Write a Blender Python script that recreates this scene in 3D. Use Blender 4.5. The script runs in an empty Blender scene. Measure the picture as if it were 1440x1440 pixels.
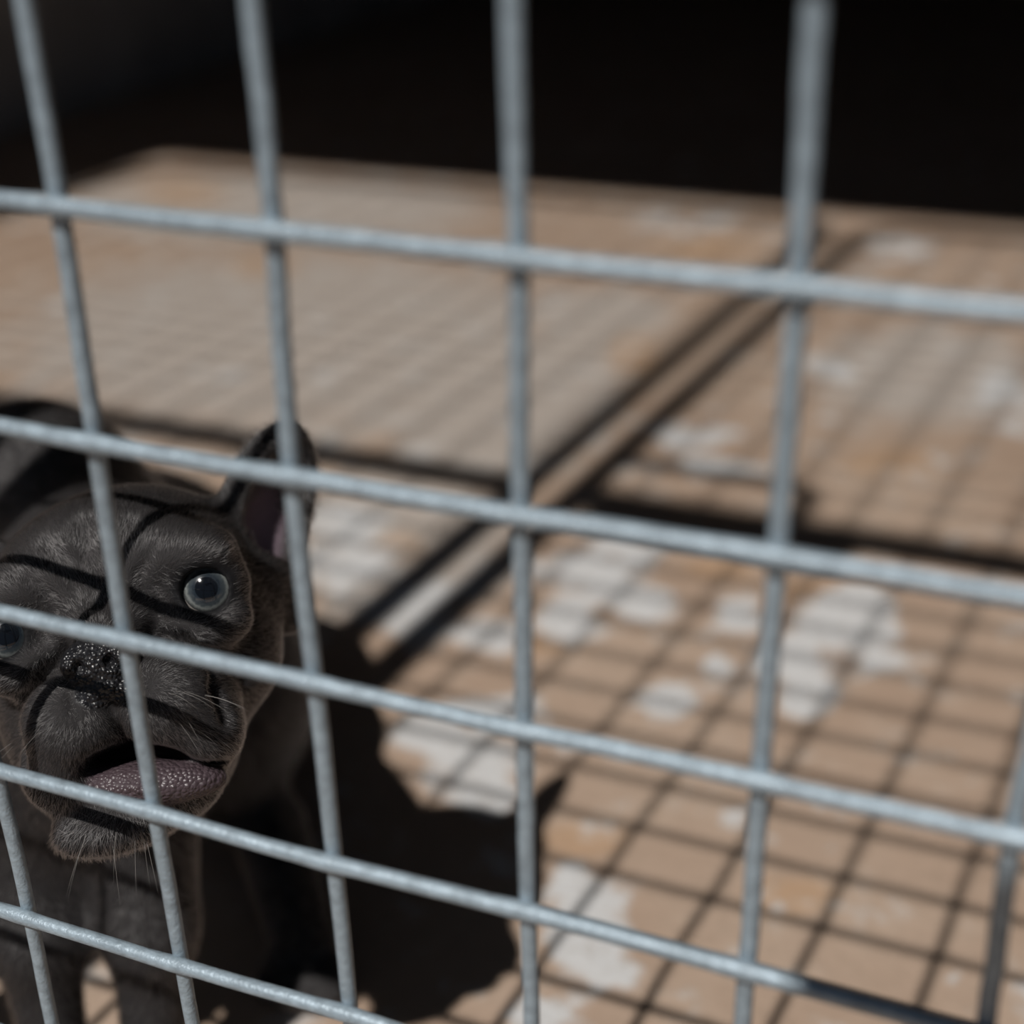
import bpy, bmesh, math
import numpy as np
from mathutils import Vector, Matrix
C = bpy.context.scene.collection
SC = bpy.context.scene
rng = np.random.default_rng(7)

# ------------------------------------------------------------------ camera, sky, sun, exposure
CAM = np.array([0.19694, -0.23208, 0.45636])
CR = np.array([[0.924749, 0.380046, -0.020093], [0.154990, -0.424299, -0.892160], [-0.347587, 0.821910, -0.451273]])
FPX = 2053.26
cd = bpy.data.cameras.new('camera'); cam = bpy.data.objects.new('camera', cd); C.objects.link(cam)
M = Matrix(((CR[0][0], -CR[1][0], -CR[2][0], CAM[0]), (CR[0][1], -CR[1][1], -CR[2][1], CAM[1]),
            (CR[0][2], -CR[1][2], -CR[2][2], CAM[2]), (0, 0, 0, 1)))
cam.matrix_world = M
cd.sensor_width = 36; cd.lens = FPX / 1440 * 36; cd.clip_start = 0.01
cd.dof.use_dof = True; cd.dof.focus_distance = 0.398; cd.dof.aperture_fstop = 5.2
SC.camera = cam

W = bpy.data.worlds.new('sky'); SC.world = W; W.use_nodes = True
bg = W.node_tree.nodes['Background']; bg.inputs[0].default_value = (0.55, 0.72, 1.0, 1); bg.inputs[1].default_value = 0.11

SUN_S = (0.10, 0.716)                       # x per y on the ground, y per metre of height
sd = bpy.data.lights.new('sun', 'SUN'); sun = bpy.data.objects.new('sun', sd); C.objects.link(sun)
sd.energy = 4.1; sd.angle = math.radians(0.76); sd.color = (1.0, 0.96, 0.91)
sdir = Vector((SUN_S[0] * SUN_S[1], SUN_S[1], -1)).normalized()
sun.rotation_euler = sdir.to_track_quat('-Z', 'Y').to_euler(); sun.location = (0, -2, 4)

vs = SC.view_settings
SC.display_settings.display_device = 'sRGB'
vs.view_transform = 'Standard'; vs.look = 'None'; vs.exposure = 0.0; vs.gamma = 1.0; vs.use_curve_mapping = False

# ------------------------------------------------------------------ helpers
def mat(name, col, rough=0.6, metal=0.0, spec=0.5, noise=0.0, scale=40, bump=0.0, bscale=200, coat=0.0):
    m = bpy.data.materials.new(name); m.use_nodes = True
    nt = m.node_tree; b = nt.nodes['Principled BSDF']
    b.inputs['Base Color'].default_value = (*col, 1); b.inputs['Roughness'].default_value = rough
    b.inputs['Metallic'].default_value = metal; b.inputs['Specular IOR Level'].default_value = spec
    b.inputs['Coat Weight'].default_value = coat; b.inputs['Coat Roughness'].default_value = 0.03
    tc = nt.nodes.new('ShaderNodeTexCoord')
    if noise:
        n = nt.nodes.new('ShaderNodeTexNoise'); n.inputs['Scale'].default_value = scale; n.inputs['Detail'].default_value = 5
        r = nt.nodes.new('ShaderNodeMapRange'); r.inputs[3].default_value = 1 - noise; r.inputs[4].default_value = 1 + noise
        r.inputs[1].default_value = 0.3; r.inputs[2].default_value = 0.7
        x = nt.nodes.new('ShaderNodeVectorMath'); x.operation = 'SCALE'; x.inputs[0].default_value = col
        nt.links.new(tc.outputs['Object'], n.inputs['Vector']); nt.links.new(n.outputs['Fac'], r.inputs[0])
        nt.links.new(r.outputs[0], x.inputs['Scale']); nt.links.new(x.outputs[0], b.inputs['Base Color'])
    if bump:
        n2 = nt.nodes.new('ShaderNodeTexNoise'); n2.inputs['Scale'].default_value = bscale; n2.inputs['Detail'].default_value = 4
        bp = nt.nodes.new('ShaderNodeBump'); bp.inputs['Strength'].default_value = bump; bp.inputs['Distance'].default_value = 0.001
        nt.links.new(tc.outputs['Object'], n2.inputs['Vector']); nt.links.new(n2.outputs['Fac'], bp.inputs['Height'])
        nt.links.new(bp.outputs[0], b.inputs['Normal'])
    return m

def link(name, me, m, parent=None, smooth=True):
    o = bpy.data.objects.new(name, me); C.objects.link(o)
    if m is not None: me.materials.append(m)
    if smooth: me.polygons.foreach_set('use_smooth', np.ones(len(me.polygons), bool))
    if parent is not None: o.parent = parent
    return o

def pydata(name, v, f):
    me = bpy.data.meshes.new(name); me.from_pydata([tuple(p) for p in v], [], [tuple(q) for q in f]); me.update(); return me

def box(name, x0, x1, y0, y1, z0, z1, m, parent=None):
    v = [(x, y, z) for z in (z0, z1) for y in (y0, y1) for x in (x0, x1)]
    f = [(0, 2, 3, 1), (4, 5, 7, 6), (0, 1, 5, 4), (2, 6, 7, 3), (0, 4, 6, 2), (1, 3, 7, 5)]
    return link(name, pydata(name, v, f), m, parent, False)

def tube_geo(pts, r, n=10, closed=False):
    pts = np.asarray(pts, float); N = len(pts); r = np.broadcast_to(np.asarray(r, float), (N,))
    if closed: tan = np.roll(pts, -1, 0) - np.roll(pts, 1, 0)
    else: tan = np.gradient(pts, axis=0)
    tan /= np.linalg.norm(tan, axis=1)[:, None]
    up = np.array([0, 1, 0.0])
    if abs(tan[:, 1]).max() > .9: up = np.array([0.3, 0.2, 0.9])
    a = np.cross(tan, up); a /= np.linalg.norm(a, axis=1)[:, None]; b = np.cross(tan, a)
    th = np.arange(n) * 2 * np.pi / n
    v = (pts[:, None] + r[:, None, None] * (np.cos(th)[None, :, None] * a[:, None] + np.sin(th)[None, :, None] * b[:, None])).reshape(-1, 3)
    f = []
    for i in range(N if closed else N - 1):
        j = (i + 1) % N
        for k in range(n):
            l = (k + 1) % n; f.append((i * n + k, i * n + l, j * n + l, j * n + k))
    if not closed:
        f.append(tuple(range(n))); f.append(tuple(range((N - 1) * n, N * n))[::-1])
    return v.tolist(), f

def tube(name, pts, r, m, parent=None, n=10, closed=False):
    v, f = tube_geo(pts, r, n, closed); return link(name, pydata(name, v, f), m, parent)

def struct(o): o['kind'] = 'structure'; return o

# ------------------------------------------------------------------ the setting
WHITE = [(-0.077, 0.542, 0.036, 0.013, -0.013, 0.035), (-0.031, 0.511, 0.02, 0.008, -0.007, 0.023), (-0.073, 0.481, 0.016, 0.006, -0.011, 0.03), (-0.063, 0.572, 0.024, 0.009, -0.007, 0.022), (0.086, 0.538, 0.03, 0.011, -0.007, 0.035), (0.066, 0.482, 0.023, 0.009, -0.005, 0.022), (0.083, 0.45, 0.015, 0.006, -0.004, 0.019), (0.106, 0.511, 0.015, 0.006, -0.004, 0.022), (0.028, 0.516, 0.016, 0.006, -0.005, 0.018), (0.015, 0.417, 0.015, 0.006, -0.005, 0.017), (0.027, 0.464, 0.008, 0.003, -0.004, 0.013), (-0.071, 0.332, 0.028, 0.011, -0.013, 0.028), (-0.045, 0.304, 0.015, 0.006, -0.008, 0.019), (-0.096, 0.343, 0.02, 0.007, -0.009, 0.019), (-0.074, 0.372, 0.022, 0.008, -0.006, 0.014), (-0.102, 0.449, 0.016, 0.006, -0.007, 0.016), (0.035, 0.237, 0.017, 0.007, -0.01, 0.028), (0.014, 0.259, 0.008, 0.003, -0.005, 0.013), (0.051, 0.213, 0.01, 0.004, -0.004, 0.011), (0.032, 0.18, 0.016, 0.006, -0.004, 0.009), (-0.079, 0.769, 0.032, 0.011, -0.007, 0.023), (-0.046, 0.719, 0.054, 0.019, -0.005, 0.017), (-0.007, 1.308, 0.042, 0.014, -0.007, 0.041), (-0.251, 1.343, 0.061, 0.02, -0.013, 0.045), (0.145, 0.924, 0.032, 0.011, -0.006, 0.062), (-0.012, 0.935, 0.028, 0.01, -0.009, 0.042), (0.075, 0.33, 0.005, 0.002, -0.002, 0.007), (0.071, 0.288, 0.004, 0.002, -0.002, 0.007), (0.094, 0.316, 0.005, 0.002, -0.002, 0.008), (0.122, 0.327, 0.005, 0.002, -0.001, 0.007), (0.121, 0.217, 0.006, 0.002, -0.001, 0.006), (0.185, 0.261, 0.004, 0.002, -0.001, 0.006), (-0.164, 0.461, 0.029, 0.011, -0.023, 0.047), (-0.241, 0.512, 0.031, 0.011, -0.029, 0.053)]
GREY = [(-0.477, 0.867, 0.262, 0.091, -0.129, 0.225), (-0.243, 0.755, 0.081, 0.029, -0.053, 0.122), (-0.211, 0.865, 0.052, 0.018, -0.047, 0.126), (-0.21, 0.534, 0.076, 0.028, -0.05, 0.102), (-0.225, 1.017, 0.057, 0.02, -0.026, 0.077), (-0.735, 1.25, 0.247, 0.08, -0.085, 0.142), (0.072, 0.965, 0.089, 0.031, -0.017, 0.117)]
OCHRE = [(0.075, 0.769, 0.034, 0.012, -0.005, 0.03), (-0.873, 1.268, 0.06, 0.019, -0.048, 0.071), (-0.168, 0.908, 0.023, 0.008, -0.022, 0.066), (-0.617, 1.037, 0.043, 0.015, -0.021, 0.035), (-0.206, 0.525, 0.018, 0.007, -0.011, 0.022), (-0.075, 0.45, 0.028, 0.01, -0.007, 0.018), (0.057, 0.562, 0.029, 0.011, -0.004, 0.017), (-0.023, 0.636, 0.041, 0.015, -0.003, 0.01), (0.01, 0.29, 0.022, 0.009, -0.005, 0.015), (0.11, 0.286, 0.021, 0.008, -0.003, 0.014), (-0.191, 1.247, 0.064, 0.021, -0.014, 0.05), (0.0, 0.57, 0.025, 0.009, -0.005, 0.02)]

def blobs(L, x, y, amp):
    out = np.zeros_like(x)
    for (cx, cy, ax, ay, bx, by), am in zip(L, amp):
        det = ax * by - bx * ay
        p = ((x - cx) * by - (y - cy) * bx) / det; q = (-(x - cx) * ay + (y - cy) * ax) / det
        out = np.maximum(out, am * np.clip(1.45 - np.sqrt(p * p + q * q), 0, 1))
    return np.clip(out, 0, 1)

fx = np.concatenate([np.linspace(-1.45, -1.2, 6), np.arange(-1.19, 0.7, 0.008), np.linspace(0.71, 2.7, 40)])
fy = np.concatenate([np.linspace(-1.5, -0.1, 20), np.arange(-0.09, 1.6, 0.008), np.linspace(1.61, 3.5, 40)])
gx, gy = np.meshgrid(fx, fy, indexing='ij'); nx, ny = gx.shape
ii = np.arange(nx * ny).reshape(nx, ny)
fq = np.stack([ii[:-1, :-1], ii[1:, :-1], ii[1:, 1:], ii[:-1, 1:]], -1).reshape(-1, 4)
fm = bpy.data.meshes.new('floor'); fm.from_pydata(np.stack([gx, gy, 0 * gx], -1).reshape(-1, 3).tolist(), [], fq.tolist())
AMP = [.8] * 4 + [1] * 4 + [.65, 1, .9] + [.85] * 5 + [.9] * 4 + [.7, .6] + [.45] * 4 + [.5] * 6 + [.62] * 2
for nm, L in (('white', WHITE), ('grey', GREY), ('ochre', OCHRE)):
    a = fm.attributes.new(nm, 'FLOAT', 'POINT'); a.data.foreach_set('value', blobs(L, gx, gy, AMP if nm == 'white' else [1] * 99).ravel().astype(np.float32))

m = bpy.data.materials.new('stained_concrete'); m.use_nodes = True
nt = m.node_tree; b = nt.nodes['Principled BSDF']; b.inputs['Roughness'].default_value = 0.75; b.inputs['Specular IOR Level'].default_value = 0.25
tc = nt.nodes.new('ShaderNodeTexCoord')
def nz(scale, detail=5, rough=0.6):
    n = nt.nodes.new('ShaderNodeTexNoise'); n.inputs['Scale'].default_value = scale; n.inputs['Detail'].default_value = detail
    n.inputs['Roughness'].default_value = rough
    nt.links.new(tc.outputs['Object'], n.inputs['Vector']); return n.outputs['Fac']
def math_(op, a, b_):
    n = nt.nodes.new('ShaderNodeMath'); n.operation = op
    for i, v in enumerate((a, b_)):
        if isinstance(v, (int, float)): n.inputs[i].default_value = v
        else: nt.links.new(v, n.inputs[i])
    return n.outputs[0]
def rng_(v, lo, hi, o0=0.0, o1=1.0):
    n = nt.nodes.new('ShaderNodeMapRange'); n.interpolation_type = 'SMOOTHSTEP'
    for i, q in enumerate((lo, hi, o0, o1)): n.inputs[i + 1].default_value = q
    nt.links.new(v, n.inputs[0]); return n.outputs[0]
def mix(f, a, b_):
    n = nt.nodes.new('ShaderNodeMix'); n.data_type = 'RGBA'
    nt.links.new(f, n.inputs[0])
    for i, v in ((6, a), (7, b_)):
        if isinstance(v, tuple): n.inputs[i].default_value = (*v, 1)
        else: nt.links.new(v, n.inputs[i])
    return n.outputs[2]
def attr(nm):
    n = nt.nodes.new('ShaderNodeAttribute'); n.attribute_name = nm; return n.outputs['Fac']
n_lo, n_mid, n_hi = nz(4), nz(26), nz(120, 6, 0.7)
col = mix(rng_(n_lo, 0.35, 0.65), (0.325, 0.232, 0.172), (0.375, 0.283, 0.218))
col = mix(math_('MULTIPLY', rng_(n_mid, 0.45, 0.62), 0.35), col, (0.40, 0.31, 0.24))
gm = math_('ADD', attr('grey'), math_('MULTIPLY', math_('SUBTRACT', n_mid, 0.5), 1.1))
col = mix(math_('MULTIPLY', rng_(gm, 0.2, 0.75), 0.8), col, (0.385, 0.35, 0.32))
om = math_('ADD', attr('ochre'), math_('MULTIPLY', math_('SUBTRACT', n_mid, 0.5), 1.2))
col = mix(math_('MULTIPLY', rng_(om, 0.25, 0.95), 0.55), col, (0.40, 0.245, 0.135))
wm = math_('ADD', attr('white'), math_('MULTIPLY', math_('SUBTRACT', n_mid, 0.5), 2.6))
wm = math_('ADD', wm, math_('MULTIPLY', math_('SUBTRACT', n_hi, 0.5), 0.9))
col = mix(math_('MULTIPLY', rng_(wm, 0.15, 0.62), 0.95), col, (0.52, 0.525, 0.53))
col = mix(math_('MULTIPLY', rng_(n_hi, 0.48, 0.7), 0.4), col, (0.25, 0.19, 0.14))
nt.links.new(col, b.inputs['Base Color'])
bp = nt.nodes.new('ShaderNodeBump'); bp.inputs['Strength'].default_value = 0.5; bp.inputs['Distance'].default_value = 0.004
nt.links.new(math_('ADD', n_mid, math_('MULTIPLY', n_hi, 0.4)), bp.inputs['Height']); nt.links.new(bp.outputs[0], b.inputs['Normal'])
struct(link('floor', fm, m))

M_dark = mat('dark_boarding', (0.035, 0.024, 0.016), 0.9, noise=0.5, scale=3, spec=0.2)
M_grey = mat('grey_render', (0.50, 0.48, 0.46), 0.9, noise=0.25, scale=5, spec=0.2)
M_head = mat('dark_timber', (0.06, 0.045, 0.035), 0.85, noise=0.4, scale=8, spec=0.2)
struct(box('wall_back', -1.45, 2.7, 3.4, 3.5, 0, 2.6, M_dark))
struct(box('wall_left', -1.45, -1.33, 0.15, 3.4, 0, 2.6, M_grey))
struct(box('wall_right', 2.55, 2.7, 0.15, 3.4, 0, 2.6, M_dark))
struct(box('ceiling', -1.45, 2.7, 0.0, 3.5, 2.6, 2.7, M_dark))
struct(box('wall_front', -1.45, 2.7, 0.02, 0.15, 1.965, 2.6, M_head))
struct(box('wall_front_left', -1.45, -1.15, 0.02, 0.15, 0, 1.965, M_head))
struct(box('wall_front_right', 1.13, 2.7, 0.02, 0.15, 0, 1.965, M_head))
# added timber board and its post, out of view, to shade the lower-right wires
def board(nm, a, b_, w, th, m):
    a, b_ = np.array(a, float), np.array(b_, float); d = (b_ - a) / np.linalg.norm(b_ - a); y = np.array([0, 1.0, 0]); n = np.cross(d, y)
    v = [p + n * sw * w / 2 + y * sy * th / 2 for p in (a, b_) for sw, sy in ((-1, -1), (1, -1), (1, 1), (-1, 1))]
    return link(nm, pydata(nm, v, [(0, 1, 2, 3), (7, 6, 5, 4), (0, 4, 5, 1), (1, 5, 6, 2), (2, 6, 7, 3), (3, 7, 4, 0)]), m, None, False)
bd = np.array([.832, 0, .555]); bn = np.array([.555, 0, -.832])
pA = np.array([.1324, -.286, .632]) + bn * .05
struct(board('added_shade_timber_1', pA, pA + bd * .62, .10, .018, M_head))
struct(box('added_shade_timber_2', .56, .63, -.32, -.25, 0, 1.2, M_head))

# ------------------------------------------------------------------ galvanised kennel panels
M_zinc = mat('galvanised_wire', (0.27, 0.335, 0.385), 0.45, metal=0.25, noise=0.22, scale=260, bump=0.35, bscale=900)
M_tube = mat('galvanised_tube', (0.42, 0.46, 0.49), 0.45, metal=0.5, noise=0.15, scale=60)
NODES = {(0, 0): (0.0004, 0.0014), (1, 0): (0.0002, 0.0007), (2, 0): (0.0002, 0.0004), (3, 0): (0.0005, 0.0001), (0, 1): (-0.0003, -0.0002), (1, 1): (-0.0009, -0.0007), (2, 1): (-0.0, -0.0006), (3, 1): (0.0003, -0.0001), (0, 2): (-0.0005, -0.0003), (1, 2): (-0.0002, -0.0005), (2, 2): (0.0001, -0.0007), (3, 2): (0.0001, -0.0), (4, 2): (-0.002, -0.0002), (0, 3): (-0.0001, -0.0001), (1, 3): (0.0004, -0.0012), (2, 3): (0.0004, -0.0003), (3, 3): (0.0003, 0.0003), (-1, 4): (0.0009, 0.0), (0, 4): (0.0006, -0.0001), (1, 4): (0.0009, 0.0013)}
def node(i, j):
    if (i, j) in NODES: return NODES[i, j]
    best = min(NODES, key=lambda k: abs(k[0] - i) + abs(k[1] - j)); d = abs(best[0] - i) + abs(best[1] - j)
    w = 0.6 ** d; return NODES[best][0] * w, NODES[best][1] * w
def rrect(x0, x1, z0, z1, r, y=0.0):
    pts = []
    for cx, cz, a0 in ((x1 - r, z1 - r, 0), (x0 + r, z1 - r, 90), (x0 + r, z0 + r, 180), (x1 - r, z0 + r, 270)):
        for k in range(9):
            a = math.radians(a0 + k * 11.25); pts.append((cx + r * math.cos(a), y, cz + r * math.sin(a)))
    return pts
Z0 = 0.38                                              # height of wire row 0
FRY = -0.0135                                          # the tube frame sits just outside the mesh
def panel(name, label, x0, x1, i0, i1, single):
    e = bpy.data.objects.new(name, None); C.objects.link(e); e.location = (x0, 0, 0); e.empty_display_size = 0.1
    e['label'] = label; e['category'] = 'fence panel'
    def sh(pts): return np.asarray(pts) - np.array([x0, 0, 0])
    tube('frame', sh(rrect(x0, x1, 0.0135, 1.951, 0.06, FRY)), 0.0135, M_tube, e, 14, True)
    tube('mid_rail', sh([(x0, FRY, 0.911), ((x0 + x1) / 2, FRY, 0.911), (x1, FRY, 0.911)]), 0.0145, M_tube, e, 14)
    allv, allf = [], []
    def wire(nm, pts, r):
        v, f = tube_geo(sh(pts), r, 10)
        if single:
            o = len(allv); allv.extend(v); allf.extend([tuple(q + o for q in t) for t in f])
        else: link(nm, pydata(nm, v, f), M_zinc, e)
    js = list(range(-31, 8))
    for i in range(i0, i1 + 1):
        pts, rr = [], []
        for j in js:
            dx, dz = node(i, j); pts.append((i * .05 + dx, 0.0015, Z0 - j * .05))
        pts = np.array(pts)
        t = np.linspace(0, len(pts) - 1, (len(pts) - 1) * 6 + 1)
        P = np.stack([np.interp(t, np.arange(len(pts)), pts[:, k]) for k in range(3)], 1)
        P[:, 0] += np.convolve(rng.normal(0, .0004, len(P)), np.ones(5) / 5, 'same')
        P = np.vstack([P[0] + (0, 0, .005), P, P[-1] - (0, 0, .008)])
        wire('vertical_wire', P, .002)
    for j in js:
        xs = [x0 + .004] + [i * .05 for i in range(i0, i1 + 1)] + [x1 - .004]
        idx = [i0 - .5] + list(range(i0, i1 + 1)) + [i1 + .5]
        pts = []
        for q, i in enumerate(idx):
            dx, dz = node(int(round(i)), j); pts.append((xs[q], -0.0015, Z0 - j * .05 + dz))
        pts = np.array(pts); t = np.linspace(0, len(pts) - 1, (len(pts) - 1) * 6 + 1)
        P = np.stack([np.interp(t, np.arange(len(pts)), pts[:, k]) for k in range(3)], 1)
        P[:, 2] += np.convolve(rng.normal(0, .0004, len(P)), np.ones(5) / 5, 'same')
        near = np.abs(t - np.round(t)) < .02
        wire('horizontal_wire', P, .0020 + .00025 * near)
    if single: link('wire_mesh', pydata('wire_mesh', allv, allf), M_zinc, e)
    return e
XA, XB = -0.187, -0.228
pr = panel('mesh_panel', 'galvanised square wire mesh kennel panel between the camera and the grey puppy', XA, 1.113, -3, 22, False)
pl = panel('mesh_panel', 'second galvanised kennel panel left of the puppy, whose shadow falls on the far floor', -1.137, XB, -22, -5, True)
# slide latch on the stile of the near panel
lp = box('latch_plate', 0.015, 0.20, -0.006, 0.004, 0.874, 0.952, M_tube, pr); lp.location = (0, FRY - .0165, 0)
h = [(0.012, 0, 1.027), (0.08, 0, 1.027), (0.13, 0, 1.027), (0.145, 0, 1.018), (0.148, 0, 1.0), (0.148, 0, 0.94)]
tube('latch_handle', h, 0.0085, M_tube, lp, 10)

# ------------------------------------------------------------------ the puppy
def unit(v): v = np.asarray(v, float); return v / np.linalg.norm(v)
EYE_R = np.array([-0.0235, 0.065, 0.2525])
tau = math.radians(13.1)
eimg = math.cos(tau) * CR[0] + math.sin(tau) * -CR[1]
O0 = EYE_R - 0.0288 * eimg
tocam = unit(CAM - O0)
e1 = unit(eimg - tocam * (eimg @ tocam)); yaw = math.radians(12)
HU = unit(math.cos(yaw) * e1 + math.sin(yaw) * tocam)
HW = unit(math.cos(yaw) * tocam - math.sin(yaw) * e1)
HV = np.cross(HW, HU); HB = np.stack([HU, HV, HW])
O = O0
def HS(u, v, w): return O + 0.001 * (u * HU + v * HV + w * HW)
OPS = []
def add(kind, k, *a, sub=False): OPS.append((kind, k, a, sub))
def ell(c, r, k, basis=None, head=True, sub=False):
    r = np.asarray(r, float)
    if head:
        c = HS(*c); r = r * .001; k = k * .001
        B = HB if basis is None else np.asarray(basis) @ HB
    else: B = np.eye(3) if basis is None else np.asarray(basis)
    add('ell', k, np.asarray(c, float), r, B, sub=sub)
def cone(a, b_, ra, rb, k, head=False, sub=False):
    if head: a, b_, ra, rb, k = HS(*a), HS(*b_), ra * .001, rb * .001, k * .001
    add('cone', k, np.asarray(a, float), np.asarray(b_, float), ra, rb, sub=sub)
def dist(op, X, Y, Z):
    kind, k, a, sub = op
    if kind == 'ell':
        c, r, B = a; x, y, z = X - c[0], Y - c[1], Z - c[2]
        q = [x * B[i][0] + y * B[i][1] + z * B[i][2] for i in range(3)]
        k0 = np.sqrt((q[0] / r[0]) ** 2 + (q[1] / r[1]) ** 2 + (q[2] / r[2]) ** 2)
        k1 = np.sqrt((q[0] / r[0] ** 2) ** 2 + (q[1] / r[1] ** 2) ** 2 + (q[2] / r[2] ** 2) ** 2) + 1e-9
        return np.where(k0 < 1e-3, -r.min(), k0 * (k0 - 1) / k1)
    A, Bp, ra, rb = a; d = Bp - A; L2 = d @ d
    t = np.clip(((X - A[0]) * d[0] + (Y - A[1]) * d[1] + (Z - A[2]) * d[2]) / L2, 0, 1)
    return np.sqrt((X - A[0] - t * d[0]) ** 2 + (Y - A[1] - t * d[1]) ** 2 + (Z - A[2] - t * d[2]) ** 2) - (ra + (rb - ra) * t)
def comb(D, d, k, sub):
    if sub:
        h = np.clip(.5 - .5 * (D + d) / k, 0, 1); return D + (-d - D) * h + k * h * (1 - h)
    h = np.clip(.5 + .5 * (d - D) / k, 0, 1); return d + (D - d) * h - k * h * (1 - h)
def bounds(op):
    kind, k, a, sub = op; pad = 0.012 + k
    if kind == 'ell':
        c, r, B = a; e = np.sqrt(((B * r[:, None]) ** 2).sum(0)); return c - e - pad, c + e + pad
    A, Bp, ra, rb = a; m_ = max(ra, rb) + pad; return np.minimum(A, Bp) - m_, np.maximum(A, Bp) + m_
def field(P):
    D = np.full(len(P), .05)
    for op in OPS: D = comb(D, dist(op, P[:, 0], P[:, 1], P[:, 2]), op[1], op[3])
    return D
def front(u, v, w0=45):
    p = HS(u, v, w0)
    for _ in range(80):
        d = field(p[None])[0]
        if d < 2e-4: break
        p = p - HW * max(d * .6, 1e-4)
    return p

# --- trunk and legs (metres)
cone(HS(-10, -36, -42), (-0.200, 0.200, 0.172), .035, .038, .012)
ell((-0.204, 0.2005, 0.187), (.041, .041, .043), .012, head=False)
ell((-0.122, 0.115, 0.152), (.046, .050, .055), .022, head=False)
cone((-0.185, 0.190, 0.155), (-0.225, 0.275, 0.095), .048, .062, .03)
ell((-0.225, 0.285, 0.072), (.075, .068, .068), .03, head=False)
ell((-0.150, 0.235, 0.066), (.036, .062, .052), .02, head=False)
ell((-0.265, 0.225, 0.072), (.036, .066, .058), .02, head=False)
cone((-0.12, 0.22, 0.022), (-0.072, 0.165, 0.014), .017, .0135, .012)
cone((-0.285, 0.20, 0.022), (-0.275, 0.14, 0.014), .017, .0135, .012)
def toes(c, fwd, n=4, r=.0075, spread=.0085):
    f = unit(fwd); s = np.array([f[1], -f[0], 0])
    for q in range(n):
        o_ = (q - (n - 1) / 2); p = np.asarray(c) + f * (.010 - .0022 * abs(o_)) + s * o_ * spread
        cone(p - f * .008, p + f * .003, r * .9, r, .004)
toes((-0.066, 0.157, 0.010), (.3, -.95, 0)); toes((-0.273, 0.132, 0.010), (.1, -1, 0))
cone((-0.098, 0.110, 0.145), (-0.084, 0.088, 0.088), .024, .0165, .014)
cone((-0.084, 0.088, 0.088), (-0.079, 0.072, 0.030), .0140, .0105, .010)
cone((-0.079, 0.072, 0.026), (-0.074, 0.057, 0.013), .0115, .0115, .010)
toes((-0.072, 0.052, 0.0095), (.35, -.93, 0))
cone((-0.143, 0.090, 0.145), (-0.120, 0.070, 0.088), .024, .0165, .014)
cone((-0.120, 0.070, 0.088), (-0.111, 0.058, 0.030), .0140, .0105, .010)
cone((-0.111, 0.058, 0.026), (-0.104, 0.043, 0.013), .0125, .012, .010)
toes((-0.103, 0.036, 0.0095), (.35, -.93, 0))
cone((-0.235, 0.345, 0.055), (-0.25, 0.368, 0.05), .016, .009, .012)      # stub tail
# --- head (millimetres in the frame of the face: right, up, out)
ell((0, 6, -38), (40, 31, 42), 14)
ell((0, 9, -16), (30, 19, 20), 12)
for s in (-1, 1):
    ell((s * 23.5, -17, -33), (19.5, 23, 25), 12)
    ell((s * 24, 11, -4), (15, 8, 10), 8)
    ell((s * 25, -11, -3), (14, 7, 10), 7)
    ell((s * 16, -38, -4), (14, 14, 15), 8)
ell((0, -26, -7), (26.5, 21, 20), 10)
ell((-4, -54, -10), (24, 12, 20), 8)
ell((0, -6, 4), (12, 9, 12), 6)
for s in (-1, 1):
    ell((s * 13, -28, 11), (14, 13.5, 13), 3)
    ell((s * 20, -38 - (s < 0) * 2, 6), (11, 12, 12), 5)
ell((-10, -58.5, 5), (17, 8, 10), 6)
for s in (-1, 1):                                       # eye openings
    ell((s * 28.7, 0.5, -4), (12, 12, 11.3), 5)
    ell((s * 27.5, 9.8, 3.2), (11, 4.6, 5.0), 4)
    ell((s * 28.7, -9.0, 1.0), (10, 3.0, 4), 4)
    ell((s * 28.7, 0, -3.6), (9.2, 9.2, 9.2), 1.0, sub=True)
    ell((s * 28.9, -.3, 5.0), (6.5, 6.0, 10), 1.4, sub=True)
# mouth: opening slanting up to the middle, lower lip inside it
ell((1.5, -42.8, 16), (15, 6.3, 16), 3, basis=[(.982, -.19, 0), (.19, .982, 0), (0, 0, 1)], sub=True)
ell((16, -47.5, 14), (12, 2.5, 14), 3, basis=[(.97, -.2, 0), (.2, .97, 0), (0, 0, 1)], sub=True)
ell((3.2, -49.0, 6.5), (21, 6.2, 9.5), 2.5, basis=[(.982, -.19, 0), (.19, .982, 0), (0, 0, 1)])
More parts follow.
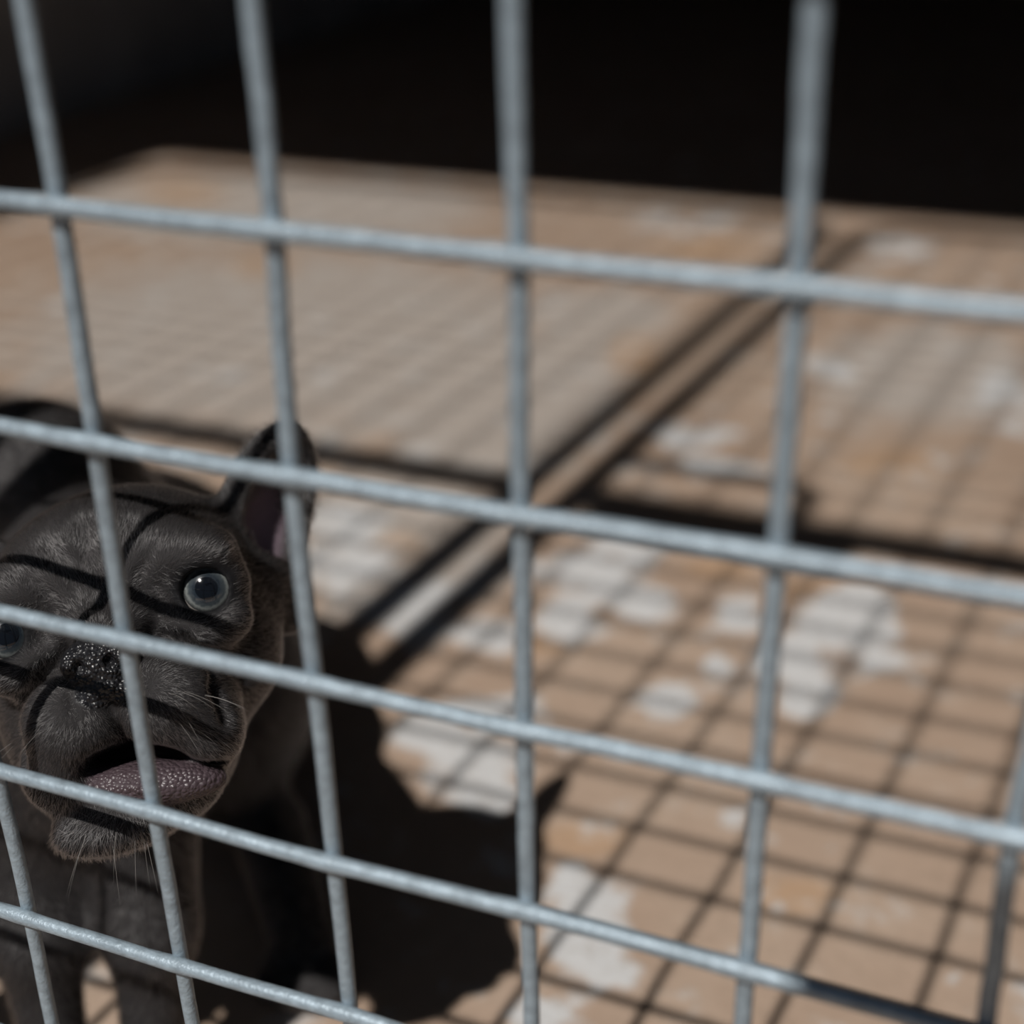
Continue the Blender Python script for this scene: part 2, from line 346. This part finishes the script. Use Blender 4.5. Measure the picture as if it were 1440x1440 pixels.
# nose
ell((-1.5, -12, 17), (9.4, 6.6, 6), 2.5)
for s in (-1, 1):
    ell((s * 5.2 - 1.5, -12.5, 19), (4.4, 4.8, 4.2), 1.5)
    ell((s * 4.1 - 1.5, -13, 23.2), (1.9, 2.1, 4), 1.0, sub=True)
    ell((s * 7.2 - 1.5, -15.2, 22), (2.6, 0.9, 3), 1.0, sub=True)
ell((-1.5, -20.5, 17.5), (6.5, 4.2, 4.5), 2)
def crease(pts, r, k, depth=0.0, sub=True):
    q = [front(*p) - HW * depth * .001 for p in pts]
    n_ = len(q)
    for i in range(n_ - 1): cone(q[i], q[i + 1], r * .001, r * .001, k * .001, sub=sub)
for s in (-1, 1):
    crease([(s * 7, -2), (s * 13, -7.5), (s * 20, -12.5), (s * 27, -19), (s * 32, -29)], 1.6, 2.6, .7)
    crease([(s * 12.5, -9.5), (s * 19, -13.5), (s * 24.5, -19.5), (s * 27, -28), (s * 28, -36)], 2.2, 2.6, 1.0)
    crease([(s * 5, 8), (s * 7, 16), (s * 12, 22)], 1.2, 4)
    crease([(s * 8, -5), (s * 14, -10.5), (s * 20, -15)], .9, 1.8)
    crease([(s * 12, 3), (s * 13, 8), (s * 17, 13)], 1.0, 2.5)
    crease([(s * 10, -19), (s * 9, -25)], .8, 1.5)
crease([(0, 26), (0, 14), (0, 3)], 1.6, 5)
crease([(0, -22), (0, -30), (0, -40)], 0.9, 1.8, .2)
# ears
for s, tilt in ((1, 0.0), (-1, 0.0)):
    base = np.array([s * 36, 4, -46.0]); tip = np.array([s * 58, 40.5, -54.0])
    ax = unit(tip - base); nrm = np.array([s * .79, -.05, .60]); nrm = unit(nrm - ax * (nrm @ ax)); sid = np.cross(ax, nrm)
    Bq = np.stack([ax, sid, nrm]); c = base + (tip - base) * .42
    ell(c, (31, 18.5, 7.5), 7, basis=Bq)
    cone(tuple(base - np.array([0, 4, 0])), tuple(base + ax * 12), 15, 11, 9, head=True)
    ell(c + nrm * 6.5 + ax * 0.5, (23, 13.0, 8.0), 2.5, basis=Bq, sub=True)
    ell((s * 45, -9, -50), (8, 11, 7), 5)
    cone(tuple(c - ax * 20 + nrm * 3 - sid * 3), tuple(c - ax * 10 + nrm * 5 - sid * 8), 3, 2, 3, head=True)

def axis(lo, hi, a, b_, fine, coarse):
    return np.concatenate([np.arange(lo, a, coarse), np.arange(a, b_, fine), np.arange(b_, hi, coarse)])
FINE = 0.00095
AX = axis(-.36, .06, -.135, .035, FINE, .003), axis(0, .42, .012, .165, FINE, .003), axis(-.006, .36, .165, .335, FINE, .003)
D = np.full([len(a) for a in AX], .05, np.float32)
for op in OPS:
    lo, hi = bounds(op)
    s = [slice(max(0, np.searchsorted(AX[i], lo[i])), np.searchsorted(AX[i], hi[i])) for i in range(3)]
    X, Y, Z = AX[0][s[0]][:, None, None], AX[1][s[1]][None, :, None], AX[2][s[2]][None, None, :]
    d = dist(op, X, Y, Z)
    D[tuple(s)] = comb(D[tuple(s)], d, op[1], op[3])
D = np.maximum(D, -AX[2][None, None, :].astype(np.float32) + 0.0004)             # feet flat on the ground

def surface_nets(D, AX):
    S = D < 0; n = D.shape; c = np.zeros([q - 1 for q in n], np.int8)
    for a in (0, 1):
        for b_ in (0, 1):
            for e in (0, 1): c += S[a:n[0] - 1 + a, b_:n[1] - 1 + b_, e:n[2] - 1 + e]
    act = np.argwhere((c > 0) & (c < 8)); idx = np.full(c.shape, -1, np.int64); idx[tuple(act.T)] = np.arange(len(act))
    acc = np.zeros((len(act), 3)); cnt = np.zeros(len(act))
    co = [(a, b_, e) for a in (0, 1) for b_ in (0, 1) for e in (0, 1)]
    for p in co:
        for ax in range(3):
            if p[ax]: continue
            q = list(p); q[ax] = 1
            ia = act + np.array(p); ib = act + np.array(q)
            da, db = D[tuple(ia.T)], D[tuple(ib.T)]; mk = (da < 0) != (db < 0)
            t = np.where(mk, da / np.where(mk, da - db, 1), 0)
            pa = np.stack([AX[k][ia[:, k]] for k in range(3)], 1); pb = np.stack([AX[k][ib[:, k]] for k in range(3)], 1)
            acc[mk] += (pa + (pb - pa) * t[:, None])[mk]; cnt[mk] += 1
    V = acc / cnt[:, None]; F = []
    for ax in range(3):
        o1, o2 = [(1, 2), (2, 0), (0, 1)][ax]
        sl0 = [slice(None)] * 3; sl1 = [slice(None)] * 3; sl0[ax] = slice(0, -1); sl1[ax] = slice(1, None)
        ch = S[tuple(sl0)] != S[tuple(sl1)]
        e = np.argwhere(ch); e = e[(e[:, o1] > 0) & (e[:, o2] > 0) & (e[:, o1] < n[o1] - 1) & (e[:, o2] < n[o2] - 1)]
        d1 = np.eye(3, dtype=int)[o1]; d2 = np.eye(3, dtype=int)[o2]
        qd = np.stack([idx[tuple((e - d1 - d2).T)], idx[tuple((e - d2).T)], idx[tuple(e.T)], idx[tuple((e - d1).T)]], 1)
        flip = ~S[tuple(e.T)]; qd[flip] = qd[flip][:, ::-1]; F.append(qd)
    return V, np.concatenate(F)
V, F = surface_nets(D, AX)
def smooth(V, F, it, lam):
    e = np.concatenate([F[:, [0, 1]], F[:, [1, 2]], F[:, [2, 3]], F[:, [3, 0]]]); e = np.concatenate([e, e[:, ::-1]])
    deg = np.bincount(e[:, 0], minlength=len(V))
    for _ in range(it):
        S_ = np.stack([np.bincount(e[:, 0], V[e[:, 1], k], len(V)) for k in range(3)], 1) / deg[:, None]
        V = V + lam * (S_ - V)
    return V
V = smooth(V, F, 3, .5)
V[:, 2] = np.maximum(V[:, 2], 0.0003)
# keep the largest connected shell only
lab = np.arange(len(V))
e_ = np.concatenate([F[:, [0, 1]], F[:, [1, 2]], F[:, [2, 3]], F[:, [3, 0]]])
while True:
    l2 = lab.copy(); np.minimum.at(l2, e_[:, 0], lab[e_[:, 1]]); np.minimum.at(l2, e_[:, 1], lab[e_[:, 0]]); l2 = l2[l2]
    if (l2 == lab).all(): break
    lab = l2
main = np.bincount(lab).argmax(); kp = lab == main; rm = np.cumsum(kp) - 1
F = rm[F[kp[F[:, 0]]]]; V = V[kp]
H = (V - O) @ HB.T * 1000                             # face coordinates, mm
def gauss(p, c, r): return np.exp(-(((p - np.asarray(c)) / np.asarray(r)) ** 2).sum(1))
def sstep(x, a, b_): t = np.clip((x - a) / (b_ - a), 0, 1); return t * t * (3 - 2 * t)
def ndist(p, c, r): return np.sqrt((((p - np.asarray(c, float)) / np.asarray(r, float)) ** 2).sum(1))
def masks(p):
    nose = 1 - sstep(np.minimum(ndist(p, (-1.5, -12, 18), (10.2, 7.2, 9)), ndist(p, (-1.5, -20.5, 19), (7.6, 5.0, 7))), .88, 1.05)
    lip = (1 - sstep(ndist(p @ np.array([[.982, -.19, 0], [.19, .982, 0], [0, 0, 1]]).T, (.982 * 3.2 + .19 * 49, -.982 * 49 + .19 * 3.2, 7.5), (22, 6.6, 10.5)), .9, 1.1)) * sstep(p[:, 2], 0, 6)
    mouth = 1 - sstep(ndist(p, (1.5, -42.5, 5), (15, 6.2, 9)), .9, 1.1)
    eye = np.zeros(len(p)); ear = np.zeros(len(p))
    for s in (-1, 1):
        eye = np.maximum(eye, 1 - sstep(ndist(p, (s * 28.5, .3, 0), (9.6, 9.6, 14)), .88, 1.12))
        base = np.array([s * 36, 4, -46.0]); tip = np.array([s * 58, 40.5, -54.0]); ax = unit(tip - base)
        nrm = np.array([s * .79, -.05, .60]); nrm = unit(nrm - ax * (nrm @ ax)); c = base + (tip - base) * .40 + nrm * 4
        q = np.stack([(p - c) @ ax, (p - c) @ np.cross(ax, nrm), (p - c) @ nrm], 1)
        ear = np.maximum(ear, 1 - sstep(ndist(q, (-2, 0, 0), (20, 11, 7)), .75, 1.05))
    return nose, lip, mouth * (1 - lip), eye, ear
nose, lip, mouth, eye, ear = masks(H)
# bumpy leather on nose and lip, as real relief
me = bpy.data.meshes.new('dog'); me.from_pydata(V.tolist(), [], F.tolist()); me.update()
N = np.zeros(len(V) * 3); me.vertices.foreach_get('normal', N); N = N.reshape(-1, 3)
def pebble(p, f):
    a = np.sin(p[:, 0] * f + 1.7 * np.sin(p[:, 1] * f * .7)) * np.sin(p[:, 1] * f * 1.1 + 1.3 * np.sin(p[:, 2] * f * .8)) * np.sin(p[:, 2] * f * .9 + 1.9 * np.sin(p[:, 0] * f * .6))
    return a
V = V + N * (0.00022 * pebble(H, 3.1) * np.maximum(nose, lip))[:, None]
me.vertices.foreach_set('co', V.ravel())
base = np.array([0.022, 0.0206, 0.0212]); colr = np.tile(base, (len(V), 1))
for w, c_ in ((nose, (0.010, 0.010, 0.012)), (lip, (0.060, 0.043, 0.050)), (mouth, (0.010, 0.006, 0.006)), (eye, (0.006, 0.006, 0.007)), (ear, (0.22, 0.16, 0.20))):
    colr = colr * (1 - w[:, None]) + np.asarray(c_) * w[:, None]
ca = me.attributes.new('coat', 'FLOAT_COLOR', 'POINT'); ca.data.foreach_set('color', np.hstack([colr, np.ones((len(V), 1))]).ravel().astype(np.float32))
wa = me.attributes.new('wet', 'FLOAT', 'POINT'); wa.data.foreach_set('value', np.clip(nose + .85 * lip + .15 * eye, 0, 1).astype(np.float32))
M_skin = bpy.data.materials.new('grey_coat'); M_skin.use_nodes = True
nt = M_skin.node_tree; b = nt.nodes['Principled BSDF']
a1 = nt.nodes.new('ShaderNodeAttribute'); a1.attribute_name = 'coat'; nt.links.new(a1.outputs['Color'], b.inputs['Base Color'])
a2 = nt.nodes.new('ShaderNodeAttribute'); a2.attribute_name = 'wet'
r_ = nt.nodes.new('ShaderNodeMapRange'); r_.inputs[3].default_value = .75; r_.inputs[4].default_value = .33
nt.links.new(a2.outputs['Fac'], r_.inputs[0]); nt.links.new(r_.outputs[0], b.inputs['Roughness'])
tc = nt.nodes.new('ShaderNodeTexCoord'); vo = nt.nodes.new('ShaderNodeTexVoronoi'); vo.inputs['Scale'].default_value = 820
nt.links.new(tc.outputs['Object'], vo.inputs['Vector'])
bp = nt.nodes.new('ShaderNodeBump'); bp.invert = True; bp.inputs['Distance'].default_value = .0007
nt.links.new(vo.outputs['Distance'], bp.inputs['Height']); nt.links.new(a2.outputs['Fac'], bp.inputs['Strength'])
nt.links.new(bp.outputs[0], b.inputs['Normal'])
r2_ = nt.nodes.new('ShaderNodeMapRange'); r2_.inputs[3].default_value = .12; r2_.inputs[4].default_value = .5
nt.links.new(a2.outputs['Fac'], r2_.inputs[0]); nt.links.new(r2_.outputs[0], b.inputs['Specular IOR Level'])
dog = link('french_bulldog_puppy', me, M_skin)
dog['label'] = 'blue grey French bulldog puppy sitting behind the wire mesh, head tilted, looking out'
dog['category'] = 'dog'

# eyes: ball, iris, pupil
M_ball = mat('eye_white', (0.30, 0.28, 0.26), .15, coat=1)
def iris_mat():
    m = mat('grey_blue_iris', (.1, .1, .1), .2, coat=1)
    nt = m.node_tree; b = nt.nodes['Principled BSDF']; tc = nt.nodes.new('ShaderNodeTexCoord')
    sx = nt.nodes.new('ShaderNodeSeparateXYZ'); nt.links.new(tc.outputs['Object'], sx.inputs[0])
    cb = nt.nodes.new('ShaderNodeCombineXYZ'); nt.links.new(sx.outputs[0], cb.inputs[0]); nt.links.new(sx.outputs[1], cb.inputs[1])
    ln = nt.nodes.new('ShaderNodeVectorMath'); ln.operation = 'LENGTH'; nt.links.new(cb.outputs[0], ln.inputs[0])
    no = nt.nodes.new('ShaderNodeTexNoise'); no.inputs['Scale'].default_value = 900; nt.links.new(tc.outputs['Object'], no.inputs['Vector'])
    ad = nt.nodes.new('ShaderNodeMath'); ad.operation = 'MULTIPLY_ADD'; ad.inputs[1].default_value = .0012
    nt.links.new(no.outputs['Fac'], ad.inputs[0]); nt.links.new(ln.outputs['Value'], ad.inputs[2])
    cr = nt.nodes.new('ShaderNodeValToRGB'); mr = nt.nodes.new('ShaderNodeMapRange'); mr.inputs[2].default_value = .0077
    nt.links.new(ad.outputs[0], mr.inputs[0]); nt.links.new(mr.outputs[0], cr.inputs[0])
    E = cr.color_ramp.elements
    E[0].position = .36; E[0].color = (.006, .009, .013, 1); E[1].position = .99; E[1].color = (.03, .03, .035, 1)
    for p, c_ in ((.56, (.016, .022, .029)), (.72, (.050, .060, .066)), (.82, (.19, .205, .20)), (.91, (.06, .065, .065))):
        q = E.new(p); q.color = (*c_, 1)
    nt.links.new(cr.outputs[0], b.inputs['Base Color']); return m
M_iris = iris_mat(); M_pup = mat('pupil', (.003, .004, .006), .1, spec=.3, coat=.6)
def cap(R, a0, a1, nr=14, ns=40):
    v = []; f = []
    for i in range(nr + 1):
        t = a0 + (a1 - a0) * i / nr
        for k in range(ns): v.append((R * math.sin(t) * math.cos(2 * math.pi * k / ns), R * math.sin(t) * math.sin(2 * math.pi * k / ns), R * math.cos(t)))
    for i in range(nr):
        for k in range(ns): l = (k + 1) % ns; f.append((i * ns + k, (i + 1) * ns + k, (i + 1) * ns + l, i * ns + l))
    return v, f
for s in (1, -1):
    ctr = HS(s * 28.7, 0, -4); look = unit(CAM - ctr + HU * -.02 + HV * .0)
    zx = unit(np.cross(HV, look)); zy = np.cross(look, zx)
    eb = link('eyeball', pydata('eyeball', *cap(.0089, 0.0008, math.pi - .0008, 28, 40)), M_ball, dog)
    eb.matrix_world = Matrix(((zx[0], zy[0], look[0], ctr[0]), (zx[1], zy[1], look[1], ctr[1]), (zx[2], zy[2], look[2], ctr[2]), (0, 0, 0, 1)))
    link('iris', pydata('iris', *cap(.00898, .0005, .85)), M_iris, eb)
    link('pupil', pydata('pupil', *cap(.00904, .0005, .36)), M_pup, eb)

# ------------------------------------------------------------------ short coat of hair
M_hair = bpy.data.materials.new('short_grey_hair'); M_hair.use_nodes = True
nt = M_hair.node_tree; nt.nodes.clear(); ou = nt.nodes.new('ShaderNodeOutputMaterial'); hb = nt.nodes.new('ShaderNodeBsdfHairPrincipled')
hb.parametrization = 'COLOR'; hb.inputs['Color'].default_value = (0.088, 0.082, 0.083, 1)
hb.inputs['Roughness'].default_value = .30; hb.inputs['Coat'].default_value = .25; hb.inputs['Radial Roughness'].default_value = .5; hb.inputs['Random Roughness'].default_value = .3
nt.links.new(hb.outputs[0], ou.inputs['Surface'])
tri = np.concatenate([F[:, [0, 1, 2]], F[:, [0, 2, 3]]])
A_, B_, C_ = V[tri[:, 0]], V[tri[:, 1]], V[tri[:, 2]]
area = np.linalg.norm(np.cross(B_ - A_, C_ - A_), axis=1) / 2
cen = (A_ + B_ + C_) / 3; hc = (cen - O) @ HB.T * 1000
is_head = sstep(-np.linalg.norm((hc - np.array([0, -10, -25])) / np.array([75, 62, 62]), axis=1), -1.15, -.85)
mk = masks(hc); bare = np.clip(mk[0] + mk[1] + mk[2] + mk[3] + .85 * mk[4], 0, 1)
nrm_t = np.cross(B_ - A_, C_ - A_); nrm_t /= np.linalg.norm(nrm_t, axis=1)[:, None] + 1e-12
facing = (nrm_t * unit(CAM - np.array([-.07, .1, .2]))).sum(1)
dens = area * (0.22 + 0.78 * is_head) * (1 - bare) * np.where(facing > -.5, 1, .25)
NH = 270000
ti = rng.choice(len(tri), NH, p=dens / dens.sum())
r1, r2 = rng.random(NH), rng.random(NH); sw = r1 + r2 > 1; r1[sw], r2[sw] = 1 - r1[sw], 1 - r2[sw]
root = A_[ti] + (B_ - A_)[ti] * r1[:, None] + (C_ - A_)[ti] * r2[:, None]
nr_ = (N[tri[ti, 0]] * (1 - r1 - r2)[:, None] + N[tri[ti, 1]] * r1[:, None] + N[tri[ti, 2]] * r2[:, None])
nr_ /= np.linalg.norm(nr_, axis=1)[:, None] + 1e-12
hr = (root - O) @ HB.T * 1000; hd = is_head[ti]
rad = hr - np.array([0, -8, 26.0]); rad[:, 2] -= 12; rad /= np.linalg.norm(rad, axis=1)[:, None]
flow_h = rad @ HB
flow_b = unit(np.array([-.35, .45, -.8]))[None] * np.ones((NH, 1))
flow = flow_h * hd[:, None] + flow_b * (1 - hd)[:, None] + rng.normal(0, .22, (NH, 3))
flow -= nr_ * (flow * nr_).sum(1)[:, None]; flow /= np.linalg.norm(flow, axis=1)[:, None] + 1e-9
muz = np.exp(-((hr - np.array([0, -25, 10])) ** 2 / np.array([26, 26, 24]) ** 2).sum(1))
L = (0.0025 - .0010 * muz * hd + .0018 * (1 - hd)) * rng.uniform(.65, 1.25, NH)
lift = rng.uniform(.18, .5, NH)
P4 = np.zeros((NH, 4, 3))
for k, t in enumerate((0, .33, .67, 1.0)):
    P4[:, k] = root + nr_ * (L * lift * (t - .35 * t * t) * 1.1 - .00012)[:, None] + flow * (L * t)[:, None]
hc_ = bpy.data.hair_curves.new('fur'); hc_.add_curves([4] * NH)
hc_.attributes['position'].data.foreach_set('vector', P4.ravel().astype(np.float32))
ra_ = hc_.attributes.new('radius', 'FLOAT', 'POINT')
rr = np.tile(np.array([.000034, .00003, .000022, .000006]), (NH, 1)) * (1 + 1.0 * (1 - hd))[:, None]
ra_.data.foreach_set('value', rr.ravel().astype(np.float32))
hc_.materials.append(M_hair)
fur = bpy.data.objects.new('fur', hc_); C.objects.link(fur); fur.parent = dog; fur['kind'] = 'stuff'

# whiskers on the muzzle and chin
NW = 26; wp = np.zeros((NW, 5, 3))
for k in range(NW):
    sd_ = 1 if k % 3 else -1
    u0, v0 = (sd_ * rng.uniform(16, 25), rng.uniform(-38, -25)) if k < 18 else (rng.uniform(-22, 4), rng.uniform(-63, -58))
    p0 = front(u0, v0); d = unit(HU * (u0 / 24 + rng.normal(0, .2)) - HV * (.35 + (k >= 18) * .7) + HW * rng.uniform(.3, .8)); ln = rng.uniform(.009, .017)
    for q, t in enumerate(np.linspace(0, 1, 5)): wp[k, q] = p0 - d * .0005 + d * ln * t - np.array([0, 0, 1]) * .004 * t * t
wc = bpy.data.hair_curves.new('whiskers'); wc.add_curves([5] * NW)
wc.attributes['position'].data.foreach_set('vector', wp.ravel().astype(np.float32))
wr = wc.attributes.new('radius', 'FLOAT', 'POINT'); wr.data.foreach_set('value', np.tile([.00005, .000045, .00004, .00003, .00001], NW).astype(np.float32))
M_wh = mat('whisker', (.16, .15, .14), .4); wc.materials.append(M_wh)
wo = bpy.data.objects.new('whiskers', wc); C.objects.link(wo); wo.parent = dog
